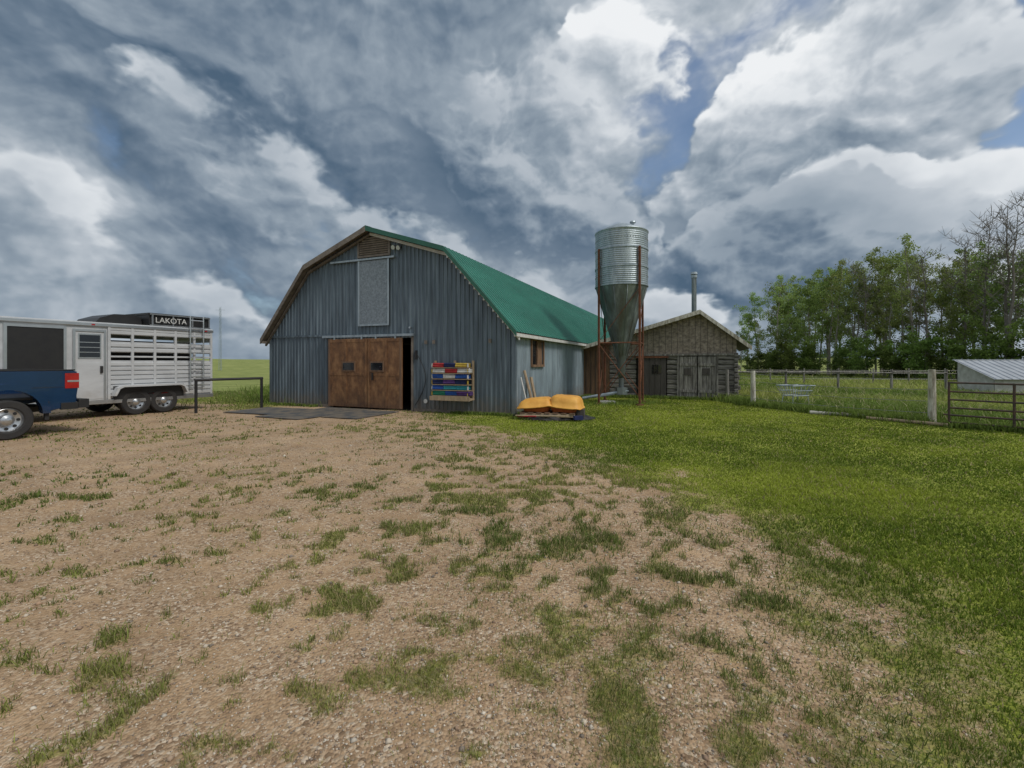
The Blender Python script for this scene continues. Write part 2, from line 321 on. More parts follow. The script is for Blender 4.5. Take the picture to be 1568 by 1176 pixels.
me.materials.append(m); me.polygons.foreach_set('use_smooth',[True]*len(me.polygons))
S.collection.objects.link(bpy.data.objects.new('gravel',me))
# ================================================================ BARN
BA=math.atan2(-.383,.9237)
barn=empty('gambrel_barn',(-4.57,15.52,0),BA)
P=[(-5.22,2.46),(-3.05,5.08),(-.25,6.17),(2.78,5.2),(5.22,2.5)]
def ztop(x):
    for (a,za),(b_,zb) in zip(P,P[1:]):
        if a<=x<=b_: return za+(zb-za)*(x-a)/(b_-a)
    return 2.5
def ribs(lo,hi,brk=(),pitch=.155):
    pts=[];x=lo
    while x<hi:
        for dx,o in((0,0),(.10,0),(.13,.03),(.17,.03),(.2,0)):
            if x+dx*pitch/.2<hi: pts.append((x+dx*pitch/.2,o))
        x+=pitch
    pts.append((hi,0))
    xs_=sorted(set([round(a,4) for a,_ in pts]+list(brk))); d={round(a,4):o for a,o in pts}
    return [(a,d.get(a,0)) for a in xs_]
LEN=36
w=MB()
cols_=ribs(-5,5,(-1.98,1.38,-3.05,-.25,2.78))
for (a,oa),(c_,oc) in zip(cols_,cols_[1:]):
    lo=2.42 if (a>=-1.981 and c_<=1.381) else 0
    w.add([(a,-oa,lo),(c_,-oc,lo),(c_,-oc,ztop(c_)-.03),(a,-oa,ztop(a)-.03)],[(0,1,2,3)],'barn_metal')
w.done('front_wall',barn)
w=MB()
q_=ribs(0,LEN,(1.46,2.62))
for (a,oa),(c_,oc) in zip(q_,q_[1:]):
    segs=[(0,1.53),(2.33,2.6)] if (a>=1.459 and c_<=2.621) else [(0,2.6)]
    for l,h_ in segs:
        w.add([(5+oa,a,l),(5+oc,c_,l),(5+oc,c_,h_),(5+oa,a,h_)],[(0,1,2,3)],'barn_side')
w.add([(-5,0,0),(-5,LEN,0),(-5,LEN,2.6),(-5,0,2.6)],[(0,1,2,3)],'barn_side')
w.add([(-5,LEN,0)]+[(5,LEN,0)]+[(x,LEN,z-.03) for x,z in P[::-1]],[tuple(range(7))],'barn_metal')
w.add([(-4.95,.1,.02),(4.95,.1,.02),(4.95,LEN-.1,.02),(-4.95,LEN-.1,.02)],[(0,1,2,3)],'rubber')
w.done('side_walls',barn)
w=MB()
F0=-.32
for (a,za),(c_,zc) in zip(P,P[1:]):
    w.add([(a,F0,za),(c_,F0,zc),(c_,LEN+.3,zc),(a,LEN+.3,za)],[(0,1,2,3)],'green_roof')
    w.add([(a,F0,za-.05),(c_,F0,zc-.05),(c_,LEN+.3,zc-.05),(a,LEN+.3,za-.05)],[(3,2,1,0)],'trim_grey')
    L2=math.hypot(c_-a,zc-za); nx_,nz_=-(zc-za)/L2,(c_-a)/L2
    y=F0+.1
    while y<LEN+.25:
        e=.028;vs=[]
        for yy,o in((y-.02,0.001),(y-.01,e),(y+.01,e),(y+.02,0.001)):
            vs+= [(a+nx_*o,yy,za+nz_*o),(c_+nx_*o,yy,zc+nz_*o)]
        w.add(vs,[(0,1,3,2),(2,3,5,4),(4,5,7,6)],'green_roof')
        y+=.23
w.done('roof',barn)
w=MB()
def rake(seg,off,k,dz0,dz1,y0,y1):
    (a,za),(c_,zc)=seg
    w.prism([(a,za+dz0),(c_,zc+dz0),(c_,zc+dz1),(a,za+dz1)],y0,y1,k)
for i,seg in enumerate(zip(P,P[1:])):
    kk='trim_grey' if i<2 else 'green_trim'
    rake(seg,0,kk,-.16 if i<2 else -.13,.025,F0-.035,F0-.003)
    rake(seg,0,'trim_white' if i>=2 else 'trim_grey',-.235,-.135 if i>=2 else -.165,-.13,-.045)
w.box(5.14,5.24,F0,LEN+.3,2.36,2.455,'trim_white')
w.box(-5.24,-5.14,F0,LEN+.3,2.32,2.42,'trim_grey')
w.prism([(-.45,6.13),(-.25,6.215),(-.05,6.145),(-.25,6.19)],F0-.03,LEN+.3,'green_trim')
for s_ in(-1,1): w.box(s_*5.02-.06,s_*5.02+.06,-.05,.06,0,2.5,'barn_metal')
w.box(-5,-2.05,-.055,-.031,2.53,2.60,'barn_metal')
w.box(-5.0,-2.06,-.045,-.031,0,.10,'trim_grey'); w.box(1.5,5.0,-.045,-.031,0,.10,'trim_grey')
for i in range(14):
    t=i/14; x=2.9+2.2*t; z=ztop(x)-.12
    w.box(x-.03,x+.03,F0+.01,-.14,z-.09,z,'trim_white')
w.done('trim',barn)
w=MB()
w.box(-2.04,-.33,-.16,-.115,.07,2.42,'plywood'); w.box(-.30,1.10,-.16,-.115,.07,2.42,'plywood')
for x in(-2.04,-1.30,-.42,-.30,.42,1.01):
    w.box(x,x+.09,-.178,-.162,.07,2.42,'brownwood' if x in(-2.04,1.01) else 'plywood')
for z in(.07,1.15,2.3):
    for a_,b__ in((-1.95,-1.31),(-1.2,-.43),(-.2,.41),(.52,1.0)): w.box(a_,b__,-.172,-.163,z,z+.10,'plywood')
for x in(-1.38,-.17):
    w.box(x-.03,x+.56,-.19,-.165,1.29,1.64,'brownwood'); w.box(x+.02,x+.51,-.196,-.191,1.34,1.59,'glass')
w.box(-2.35,1.5,-.15,-.06,2.47,2.55,'galv')
w.box(1.385,1.46,-.06,-.03,0,2.45,'trim_grey')
for x in(-1.8,-.6,0,.8): w.box(x,x+.06,-.17,-.155,2.3,2.55,'galv')
w.box(-.1,-.05,-.22,-.18,1.0,1.25,'black')
w.done('sliding_doors',barn,bevel=.004)
w=MB()
w.box(-.75,.50,-.085,-.045,2.87,5.08,'hatch')
for x in(-.78,.46): w.box(x,x+.07,-.10,-.086,2.85,5.1,'galv')
w.box(-.7,.46,-.10,-.087,2.85,2.91,'galv')
w.box(-2.0,.75,-.13,-.05,5.10,5.16,'galv')
w.prism([(-.74,5.28),(.50,5.28),(.50,5.74),(-.22,5.98),(-.74,5.78)],-.05,-.035,'black')
for i in range(8):
    z=5.30+i*.075; x0,x1=-.72,.48
    if z>5.68: x0=-.72+(z-5.68)*1.6; x1=.48-(z-5.68)*2.6
    w.box(x0,x1,-.09,-.06,z,z+.05,'trim_grey',rot=RX(.5))
w.box(-.8,.56,-.1,-.05,5.2,5.27,'trim_grey'); w.box(-.80,-.74,-.1,-.05,5.27,5.76,'trim_grey'); w.box(.50,.56,-.1,-.05,5.27,5.74,'trim_grey')
w.done('hay_door_and_louver',barn)
w=MB()
for x,z in((.75,5.45),(.95,5.42)): w.cyl((x,-.04,z),(x,-.18,z-.04),.03,.075,'chrome',12)
w.box(.7,1.0,-.06,-.03,5.40,5.52,'black')
w.cyl((1.35,-.1,2.75),(1.35,-.03,2.75),.03,.03,'chrome')
for x in(1.9,2.2,4.2): w.box(x,x+.09,-.07,-.03,2.2,2.32,'trim_grey')
w.box(1.55,1.62,-.09,-.03,1.7,2.0,'black'); w.cyl((1.95,-.08,.35),(1.95,-.04,.35),.07,.07,'trim_white',14)
for i in range(10): w.cyl((1.6+.35*math.sin(i*.33),-.06,1.9-i*.17),(1.6+.35*math.sin((i+1)*.33),-.06,1.9-(i+1)*.17),.012,.012,'black',5)
w.done('lamps',barn)
w=MB()
x0=5.03
w.box(x0,x0+.045,1.38,1.46,1.46,2.40,'brownwood');w.box(x0,x0+.045,2.62,2.70,1.46,2.40,'brownwood')
w.box(x0,x0+.045,1.46,2.62,2.33,2.41,'brownwood');w.box(x0,x0+.07,1.44,2.64,1.45,1.53,'brownwood')
w.box(x0-.02,x0+.02,2.02,2.07,1.53,2.33,'brownwood'); w.box(x0-.03,x0-.02,1.46,2.02,1.53,2.33,'glass'); w.box(x0-.05,x0-.03,2.07,2.62,1.53,2.33,'brownwood')
w.done('side_window',barn)
# blanket rack
rk=empty('saddle_blanket_rack',(-4.57,15.52,0),BA)
w=MB()
for x in(2.31,3.02,3.66): w.box(x,x+.05,-.12,-.05,.45,1.66,'palewood')
rows=[('p_red','p_navy','p_yellow'),('p_white','p_red','p_white'),('p_blue','p_white','p_blue'),('p_navy','p_purple','p_navy'),('p_blue','p_teal','p_teal'),('p_green','p_blue','p_purple')]
for i,rw in enumerate(rows):
    z=1.50-i*.175
    w.box(2.36,3.66,-.34,-.10,z-.075,z-.055,'palewood')
w.box(2.30,3.72,-.36,-.06,.44,.50,'palewood'); w.box(2.30,3.72,-.38,-.355,.42,.55,'palewood')
w.done('rack',rk)
w=MB()
for i,rw in enumerate(rows):
    z=1.50-i*.175; x=2.37
    for j in range(3):
        L3=random.uniform(.36,.46); k=rw[j]
        for lay in range(2):
            zz=z-.01+lay*.06; dz=random.uniform(-.012,.012)
            w.cyl((x,-.27-random.uniform(0,.03),zz),(x+L3,-.27-random.uniform(0,.03),zz+dz),.042,.038,k,10)
            w.box(x,x+L3,-.27,-.08,zz-.035,zz+.03,k,rot=RY(random.uniform(-.04,.04)))
        x+=L3+.01
        if x>3.35: break
    for s_ in (2.335,3.60): w.box(s_,s_+.03,-.33,-.27,z-.05,z+.07,'p_yellow' if i%2 else 'p_white')
w.done('folded_blankets',rk,bevel=.01)
mo=empty('rubber_mats',(-4.57,15.52,0),BA); w=MB()
for (x0,x1,y0,y1,a) in((-3.9,-1.9,-2.7,-1.0,.05),(-1.85,-.1,-3.2,-.9,-.03),(-.05,1.25,-2.5,-.5,.02),(-1.9,-.05,-.85,-.3,0)):
    w.box(x0,x1,y0,y1,.012,.034,'mat',rot=RZ(a))
w.done('mats',mo,bevel=.006)
pl=empty('leaning_planks',(.05,13.6,0),BA); w=MB()
w.cyl((.50,.55,0),(.10,.62,1.35),.05,.045,'palewood',8); w.box(.28,.33,.9,1.05,0,1.15,'palewood',rot=RY(-.2)); w.cyl((.42,.25,0),(.09,.35,1.15),.022,.022,'trim_white',8)
w.done('planks',pl)
# yellow tubs on a pallet
tb=empty('feed_tub_pallet',(1.12,13.0,0),math.radians(-14)); w=MB()
tp=[];
for i in range(22):
    t=2*math.pi*i/22; rr=1+.12*math.sin(3*t+1)+random.uniform(-.04,.04); tp.append((1.10*rr*math.cos(t)+.05,.72*rr*math.sin(t)))
w.add([(x,y,.03+.02*math.sin(i*2.1)) for i,(x,y) in enumerate(tp)]+[(x*.8,y*.8,.10+.03*math.cos(i*3.3)) for i,(x,y) in enumerate(tp)]+[(x*.97+.02,y*.97,.01) for x,y in tp],
   [(i,(i+1)%22,22+(i+1)%22,22+i) for i in range(22)]+[tuple(range(22,44))]+[(44+i,44+(i+1)%22,(i+1)%22,i) for i in range(22)],'black')
w.done('tarp',tb)
w=MB()
for y in(-.45,0,.42): w.box(-.8,.72,y-.05,y+.05,.10,.19,'palewood')
for i in range(7): w.box(-.8+i*.23,-.66+i*.23,-.52,.5,.19,.215,'brownwood')
w.done('pallet',tb)
w=MB()
def tub(cx,cy,sx,sy,lev,k,rz=0,skew=0,ex=.42):
    vs=[];n=40;R=RZ(rz)
    for s_,z in lev:
        for i in range(n):
            t=2*math.pi*i/n; c_,d_=math.cos(t),math.sin(t)
            x=sx*s_*math.copysign(abs(c_)**ex,c_);y=sy*s_*math.copysign(abs(d_)**ex,d_)
            p=R@Vector((x,y,z+skew*x*(1 if z>.3 else 0)+.008*math.sin(7*t+s_*9))); vs.append((p.x+cx,p.y+cy,p.z))
    fs=[(j*n+i,j*n+(i+1)%n,(j+1)*n+(i+1)%n,(j+1)*n+i) for j in range(len(lev)-1) for i in range(n)]
    fs.append(tuple((len(lev)-1)*n+i for i in range(n))); w.add(vs,fs,k)
tub(-.40,-.02,.42,.42,[(.8,.215),(.84,.22),(.95,.33),(1,.36)],'orange',.05); tub(.42,.02,.42,.42,[(.8,.215),(.84,.22),(.95,.32),(1,.35)],'orange',-.06)
w.done('tub_bases',tb,smooth=False)
w=MB()
tub(-.42,-.02,.52,.50,[(1,.34),(1.03,.35),(1.02,.37),(.97,.385),(.90,.46),(.80,.53),(.66,.57),(.45,.585),(.2,.59),(.02,.59)],'yellow',.05,.10)
tub(.45,.02,.46,.50,[(1,.335),(1.03,.345),(1.02,.365),(.97,.38),(.93,.50),(.86,.60),(.74,.65),(.5,.665),(.2,.67),(.02,.67)],'yellow',-.06,-.07)
w.done('tub_lids',tb,smooth=True)
w=MB(); w.box(.7,.95,-.62,-.50,.06,.16,'p_navy',rot=RZ(.5)); w.cyl((-.9,-.6,.13),(.6,-.72,.16),.02,.02,'palewood'); w.cyl((-.85,-.55,.1),(-.3,-.75,.14),.02,.02,'p_red')
w.box(.75,.95,-.3,.1,.08,.3,'darkdoor'); w.done('odds',tb)
# ================================================================ SILO
silo=empty('feed_silo',(4.3,17.9,0)); w=MB()
prof=[]
z=4.54
while z<6.62:
    prof.append((1.0+.010*math.sin((z-4.54)/.075*2*math.pi),z)); z+=.075/4
prof+=[(1.03,6.62),(1.03,6.67),(.3,7.0),(.001,7.02)]
w.lathe(prof,(0,0,0),'galv',64); w.done('bin_cylinder',silo,smooth=True)
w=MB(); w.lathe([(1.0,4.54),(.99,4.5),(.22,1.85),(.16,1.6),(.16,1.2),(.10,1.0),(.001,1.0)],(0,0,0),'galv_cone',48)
for i in range(12):
    t=2*math.pi*i/12; c_,s_=math.cos(t),math.sin(t)
    w.cyl((.995*c_,.995*s_,4.5),(.23*c_,.23*s_,1.87),.012,.008,'galv_cone',5)
w.done('hopper_cone',silo,smooth=True)
w=MB()
for z in(4.56,5.25,5.95): w.lathe([(1.012,z-.03),(1.026,z-.03),(1.026,z+.03),(1.012,z+.03)],(0,0,0),'galv',48)
w.cyl((.42,-.1,6.8),(.42,-.1,7.06),.06,.06,'galv',12); w.cyl((.42,-.1,7.06),(.42,-.1,7.12),.12,.10,'galv',12)
for z in(4.9,5.6,6.3):
    for i in range(60):
        t=2*math.pi*i/60; w.box(1.008*math.cos(t)-.008,1.008*math.cos(t)+.008,1.008*math.sin(t)-.008,1.008*math.sin(t)+.008,z,z+.016,'trim_grey')
w.done('bands_and_cap',silo)
w=MB(); LG=[]
for a in(-65,-155,115,25):
    t=math.radians(a); LG.append((1.07*math.cos(t),1.07*math.sin(t),t))
for x,y,t in LG:
    R=RZ(t)
    w.box(x-.05,x+.05,y-.012,y+.012,0,5.95,'rust',rot=R@RZ(math.pi/2),piv=(x,y,0)); w.box(x-.045,x+.045,y-.012,y+.012,0,5.94,'rust',rot=R,piv=(x,y,0))
    w.box(x-.12,x+.12,y-.12,y+.12,0,.05,'rust')
order=[LG[1],LG[0],LG[3],LG[2]]
for i in range(4):
    a,b_=order[i],order[(i+1)%4]
    w.cyl((a[0],a[1],.3),(b_[0],b_[1],2.3),.018,.018,'rust',6); w.cyl((a[0],a[1],2.3),(b_[0],b_[1],.3),.018,.018,'rust',6)
    w.cyl((a[0],a[1],2.35),(b_[0],b_[1],2.35),.03,.03,'rust',6); w.cyl((a[0],a[1],2.4),(b_[0],b_[1],4.4),.013,.013,'rust',6)
w.done('legs_and_bracing',silo)
w=MB(); w.cyl((0,0,1.0),(0,0,.55),.10,.10,'galv_cone',12); w.box(-.2,.2,-.18,.18,.35,.62,'galv_cone')
w.cyl((.25,-.15,.5),(-1.5,.2,.18),.06,.06,'galv',12); w.box(.2,.55,-.2,.1,.4,.6,'black')
w.box(-.9,-.3,-.35,.1,0,.10,'trim_white'); w.done('auger',silo)
# ================================================================ SHED
shed=empty('wooden_shed',(3.6,21.5,0),BA); w=MB()
Q=[(-.4,2.25),(4.88,3.77),(6.85,2.20)]
D=6.0
w.prism([(1.0,1.97),(6.3,1.97),(6.3,2.58),(4.88,3.72),(1.0,2.60)],0.02,.14,'shingle')
w.prism([(-.4,0),(1.0,0),(1.0,2.60),(-.4,2.20)],.03,.15,'brownwood')
for i in range(6): w.box(-.35+i*.23,-.33+i*.23,.015,.03,0,2.15,'darkdoor')
w.box(6.2,6.3,.15,D,0,2.6,'oldwood'); w.box(-.4,6.3,D,D+.1,0,2.2,'oldwood')
w.add([(1,.14,0),(6.2,.14,0),(6.2,.14,1.97),(1,.14,1.97)],[(0,1,2,3)],'darkdoor')
for i in range(22):
    x=1.0+i*.245+random.uniform(-.02,.02); zt_=(2.60+(x-1)*.288) if x<4.88 else 3.70-(x-4.88)*.80
    if x<6.28: w.box(x,x+.012,.008,.022,1.98,zt_-.02,'darkdoor')
w.done('walls',shed)
w=MB()
for i in range(9):
    z=.1+i*.215; j_=lambda: random.uniform(-.012,.012)
    w.box(5.56,6.40+j_()*4,-.02+j_(),.12,z-.095,z+.10,'log'); w.box(1.0,2.2,-.01,.12,z-.09,z+.10,'log'); w.box(6.20,6.36,-.14,.6,z+.01,z+.19,'log')
    w.box(3.52,4.0,-.01,.12,z-.09,z+.10,'log')
w.done('log_wall',shed,bevel=.03)
w=MB()
for a,c_ in((4.05,4.76),(4.79,5.51)):
    n_=4; ww=(c_-a)/n_
    for i in range(n_): w.box(a+i*ww+.006,a+(i+1)*ww-.006,-.03+random.uniform(-.006,.006),.0,.05+random.uniform(0,.03),1.86,'oldwood')
    w.box(a+.03,c_-.03,-.06,-.038,.3,.42,'oldwood'); w.box(a+.03,c_-.03,-.06,-.038,1.45,1.57,'oldwood')
    w.box((a+c_)/2-.17,(a+c_)/2+.12,-.055,-.038,1.05,1.35,'darkdoor')
w.box(3.95,4.04,-.04,.04,0,1.95,'oldwood');w.box(5.52,5.6,-.04,.04,0,1.95,'oldwood')
w.box(1.0,6.35,-.07,.0,1.90,1.98,'oldwood')
for i in range(5): w.box(2.3+i*.24,2.53+i*.24,-.06,-.02,.04,1.86,'darkdoor')
w.box(2.2,3.6,-.10,-.065,1.80,1.88,'rust')
w.box(2.9,3.3,-.075,-.061,1.1,1.5,'glass')
w.done('doors',shed,bevel=.004)
w=MB()
for (a,za),(c_,zc) in zip(Q,Q[1:]):
    w.prism([(a,za),(c_,zc),(c_,zc+.06),(a,za+.06)],-.32,D+.3,'shedroof')
    w.prism([(a,za-.10),(c_,zc-.10),(c_,zc+.075),(a,za+.075)],-.36,-.323,'whitewash')
w.done('roof',shed)
w=MB()
lx=(8.4-3.6)*.9237-(21.0-21.5)*.383; ly=(8.4-3.6)*.383+(21-21.5)*.9237
w.cyl((lx,ly,3.2),(lx,ly,5.5),.11,.11,'galv_cone',14); w.cyl((lx,ly,5.5),(lx,ly,5.62),.14,.14,'galv',14); w.cyl((lx,ly,5.66),(lx,ly,5.76),.16,.14,'galv',14); w.cyl((lx,ly,5.6),(lx,ly,5.7),.03,.03,'galv')
w.cyl((lx,ly,3.45),(lx,ly,3.6),.17,.12,'galv_cone',14)
w.done('chimney_pipe',shed,smooth=False)
# ================================================================ TRAILER
def wheel(w,cx,y,cz,R,W,hub='chrome'):
    w.lathe([(R*.60,-W/2+.02),(R*.66,-W/2),(R*.92,-W/2),(R*.985,-W/2+.03),(R,-W/2+.06),(R,W/2-.06),(R*.985,W/2-.03),(R*.92,W/2),(R*.6,W/2)],(cx,y,cz),'rubber',36,'y')
    w.lathe([(R*.62,-W/2+.03),(R*.58,-W/2+.02),(R*.54,-W/2+.07),(R*.30,-W/2+.10),(R*.26,-W/2+.01),(R*.14,-W/2-.03),(.001,-W/2-.04)],(cx,y,cz),hub,36,'y')
    for i in range(8):
        t=2*math.pi*i/8; x_,z_=cx+R*.43*math.cos(t),cz+R*.43*math.sin(t)
        w.cyl((x_,y-W/2+.078,z_),(x_,y-W/2+.06,z_),R*.075,R*.075,'black',8)
TA=math.atan2(.906,.424)
tr=empty('livestock_trailer',(-10.5,16,0),TA); w=MB()
Lt=8.6;Wt=2.35;zb,zt=.42,2.66
w.box(-Lt,0,.06,Wt,zb,zb+.12,'chrome')
w.box(-Lt,0,Wt-.06,Wt,zb+.12,1.66,'twhite'); w.box(-Lt,0,Wt-.06,Wt,1.9,2.22,'twhite'); w.box(-Lt,0,Wt-.06,Wt,2.42,zt,'twhite')
w.box(-Lt,-3.0,.05,.09,zb+.12,zt,'twhite')
w.box(-3.0,0,.05,.09,zb+.12,1.66,'twhite'); w.box(-3,0,.05,.09,1.90,2.22,'twhite'); w.box(-3,0,.05,.09,2.42,zt,'twhite')
w.box(-.05,0,.09,Wt-.06,zb+.12,1.66,'twhite'); w.box(-.05,0,.09,Wt-.06,2.3,zt,'twhite'); w.box(-3.05,-3.0,.09,Wt-.06,zb,zt,'twhite'); w.box(-Lt,-Lt+.05,.09,Wt-.06,zb,zt,'twhite')
w.box(-2.9,-.1,1.1,1.16,zb+.12,2.3,'darkdoor')
w.box(-Lt-2.2,-Lt,.06,Wt,1.55,zt,'twhite')
z=zb+.14
while z<1.62:
    w.box(-2.98,-.04,.02,.05,z,z+.10,'twhite'); z+=.135
for z in(1.92,2.07,2.44,2.55): w.box(-2.98,-.04,.02,.05,z,z+.10,'twhite')
w.box(-2.98,-.04,.03,.06,1.75,1.80,'twhite'); 
for x in(-2.98,-2.4,-1.8,-1.2,-.62,-.06): w.box(x-.035,x+.035,.005,.07,zb+.1,zt,'twhite')
w.box(-Lt,-4.0,.03,.05,zb+.3,zb+.32,'chrome')
w.box(-Lt,0.0,-.01,.08,zt-.02,zt+.07,'chrome'); w.box(-Lt,0,-.0,.07,zb-.02,zb+.10,'chrome')
w.box(-Lt-2.2,0,.03,Wt+.01,zt+.07,zt+.10,'twhite')
w.done('body',tr,bevel=.008)
w=MB()
w.box(-3.77,-3.09,.02,.05,.50,2.50,'twhite')
for (a,b_,c_,d_) in((-3.80,-3.75,.46,2.54),(-3.11,-3.06,.46,2.54)): w.box(a,b_,-.005,.03,c_,d_,'chrome')
w.box(-3.75,-3.11,-.005,.03,2.48,2.54,'chrome'); w.box(-3.75,-3.11,-.005,.03,.46,.52,'chrome')
w.box(-3.66,-3.2,.005,.018,1.75,2.38,'glass'); w.box(-3.69,-3.17,.008,.019,1.71,2.42,'chrome')
for i in range(3): w.box(-3.66,-3.2,-.004,.004,1.88+i*.14,1.90+i*.14,'chrome')
w.box(-3.2,-3.14,-.03,.0,1.3,1.5,'black'); w.box(-3.72,-3.14,.012,.019,.56,1.6,'twhite')
w.box(-5.08,-4.0,.01,.045,1.30,2.52,'black')
for (a,b_,c_,d_) in((-5.14,-5.08,1.24,2.58),(-4.0,-3.94,1.24,2.58)): w.box(a,b_,-.01,.045,c_,d_,'chrome')
w.box(-5.08,-4.0,-.01,.045,2.52,2.58,'chrome'); w.box(-5.08,-4.0,-.01,.045,1.24,1.30,'chrome')
w.box(-6.6,-5.5,.01,.045,1.30,2.52,'black')
w.box(-2.0,-1.4,.0,.018,.62,.66,'red'); 
for x in(-.3,-3.4,-6): w.box(x,x+.08,-.02,-.01,zt+.0,zt+.04,'red')
w.done('doors_and_windows',tr)
w=MB()
for x in(-2.3,-1.54):
    wheel(w,x,.12,.40,.40,.26); wheel(w,x,Wt-.15,.40,.40,.26)
    w.cyl((x,.1,.4),(x,Wt-.1,.4),.05,.05,'black')
w.done('wheels',tr,smooth=False)
w=MB()
fp=[(-2.95,.62),(-2.85,.86),(-2.70,.92),(-1.15,.92),(-1.0,.86),(-.9,.62),(-.96,.62),(-1.04,.82),(-1.16,.87),(-2.70,.87),(-2.8,.82),(-2.89,.62)]
w.prism(fp,-.20,.03,'twhite'); w.box(-2.88,-.97,-.0,.02,.5,.9,'black')
w.done('fender',tr)
w=MB()
w.box(-1.85,-.02,.25,2.1,zt+.13,zt+.50,'black'); w.box(-1.88,.0,.22,2.13,zt+.46,zt+.52,'black')
for x in(-1.8,-1.2,-.6,-.05): w.box(x,x+.04,.18,.22,zt+.1,zt+.5,'chrome')
w.box(-1.85,-.0,.17,.21,zt+.46,zt+.50,'chrome'); w.box(-1.85,0,.17,.21,zt+.12,zt+.15,'chrome')
w.prism([(-3.1,zt+.1),(-2.95,zt+.28),(-2.6,zt+.42),(-2.1,zt+.44),(-1.9,zt+.36),(-1.86,zt+.1)],.6,1.9,'black')
for x in(-.80,-.38): w.cyl((x,-.08,.75),(x,-.08,zt+.5),.022,.022,'chrome',8)
for i in range(9): w.cyl((-.80,-.08,.85+i*.27),(-.38,-.08,.85+i*.27),.018,.018,'chrome',8)
w.done('roof_pod_and_ladder',tr)
fc=bpy.data.curves.new('lettering','FONT'); fc.body='LAKOTA'; fc.size=.24; fc.extrude=.004; fo=bpy.data.objects.new('lettering',fc); S.collection.objects.link(fo); fo.parent=tr; fo.location=(-1.72,.16,zt+.22); fo.rotation_euler=(math.pi/2,0,0); fc.materials.append(M['trim_white'])
# ================================================================ TRUCK
tk=empty('pickup_truck',(-9.90,10.45,0),TA); w=MB()
def arch(cx,R,n=12): return [(cx+R*math.cos(math.pi*i/n),.50+R*math.sin(math.pi*i/n)*1.0) for i in range(n+1)]
def bedside(y0,y1):
    pts=[(-.12,1.42),(-.05,1.36),(-.05,1.0),(-.10,.62),(-.62,.52)]+arch(-1.2,.53)+[(-2.62,.52),(-2.62,1.42)]
    w.prism(pts[::-1],y0,y1,'blue')
bedside(0,.10); bedside(1.92,2.02)
w.box(-.13,-.03,.1,1.92,.70,1.40,'blue'); w.box(-2.6,-.13,.1,1.92,.80,.86,'black'); w.box(-2.66,-2.60,.1,1.92,.8,1.42,'blue')
cab=[(-2.68,.52),(-2.68,1.42),(-2.80,1.46),(-2.98,1.93),(-3.3,1.98),(-4.5,1.96),(-4.75,1.9),(-5.25,1.44),(-6.3,1.36),(-6.45,1.2),(-6.48,.55)]
fa=[(-5.35+.53*math.cos(math.pi*i/12),.50+.53*math.sin(math.pi*i/12)) for i in range(13)]
w.prism((cab+[(-6.0,.52)]+fa[::-1]+[(-4.7,.52)]),0.02,2.0,'blue')
w.done('body',tk,bevel=.015)
w=MB()
for cy in(-.09,2.02):
    n=16
    for i in range(n):
        t0,t1=math.pi*i/n,math.pi*(i+1)/n
        ring=[]
        for t in(t0,t1):
            for r_ in(.53,.66): ring.append((-1.2+r_*math.cos(t),.50+r_*math.sin(t)))
        a,b_,c_,d_=ring[0],ring[1],ring[3],ring[2]
        yy=(cy,cy+.09)
        w.add([(p[0],y,p[1]) for y in yy for p in(a,b_,c_,d_)],[(0,1,2,3),(7,6,5,4),(1,5,6,2),(0,3,7,4)],'blue')
w.done('fender_flares',tk,smooth=False)
w=MB()
w.box(-2.66,-.2,-.004,.0,1.05,1.06,'black'); w.box(-2.64,-.1,-.01,.11,1.42,1.445,'black'); w.box(-2.64,-.1,1.91,2.03,1.42,1.445,'black')
w.box(-.28,-.035,-.012,.16,1.02,1.36,'red'); w.box(-.16,-.03,1.86,2.03,1.02,1.36,'red'); w.box(-.24,-.034,-.015,.1,1.16,1.20,'chrome')
w.box(-.03,.16,.02,2.0,.56,.76,'black'); w.box(-.08,.19,.1,1.9,.60,.70,'chrome'); w.box(-.35,-.05,-.02,.05,.55,.70,'black')
w.prism([(-2.9,1.48),(-3.05,1.86),(-3.75,1.9),(-3.75,1.48)],.0,2.02,'glass'); w.prism([(-3.83,1.48),(-3.83,1.9),(-4.5,1.86),(-4.95,1.48)],.0,2.02,'glass')
w.box(-6.52,-6.44,.1,1.9,.6,1.2,'chrome'); w.box(-6.56,-6.4,0,2.0,.45,.7,'chrome')
w.box(-4.6,-2.9,-.06,.05,.42,.48,'black'); w.box(-1.5,-.9,.2,1.8,.45,.75,'black'); w.box(-6,-.3,.5,1.5,.5,.62,'black')
w.box(-.62,-.55,-.03,.04,.35,.75,'rubber')
w.done('lights_glass_bumpers',tk,bevel=.006)
w=MB()
for x in(-1.2,-5.35):
    wheel(w,x,.06,.41,.41,.28); wheel(w,x,1.96,.41,.41,.28)
w.done('wheels',tk)
# ================================================================ hitch rail
hr=empty('hitching_rail'); w=MB()
a=Vector((-9.93,14.3,0));b_=Vector((-8.75,15.9,0))
for p in(a,b_): w.cyl(p,p+Vector((0,0,1.03)),.045,.045,'black',10)
w.cyl(a+Vector((0,0,1.05))-(b_-a)*.02,b_+Vector((0,0,1.05))+(b_-a)*.02,.045,.045,'black',10); w.done('rail',hr)
w=MB()
for i in range(3):
    t=i*2.094; w.cyl((.25*math.cos(t),.25*math.sin(t),0),(.12*math.cos(t),.12*math.sin(t),11),.03,.02,'galv',5)
for i in range(16):
    z=i*.7; 
    for j in range(3):
        t,t2=j*2.094,(j+1)*2.094; w.cyl((.23*math.cos(t),.23*math.sin(t),z),(.22*math.cos(t2),.22*math.sin(t2),z+.7),.012,.012,'galv',4)
w.cyl((-.8,0,10.6),(.8,0,10.6),.02,.02,'galv',5); w.done('antenna_tower',loc=(-50,78,0))
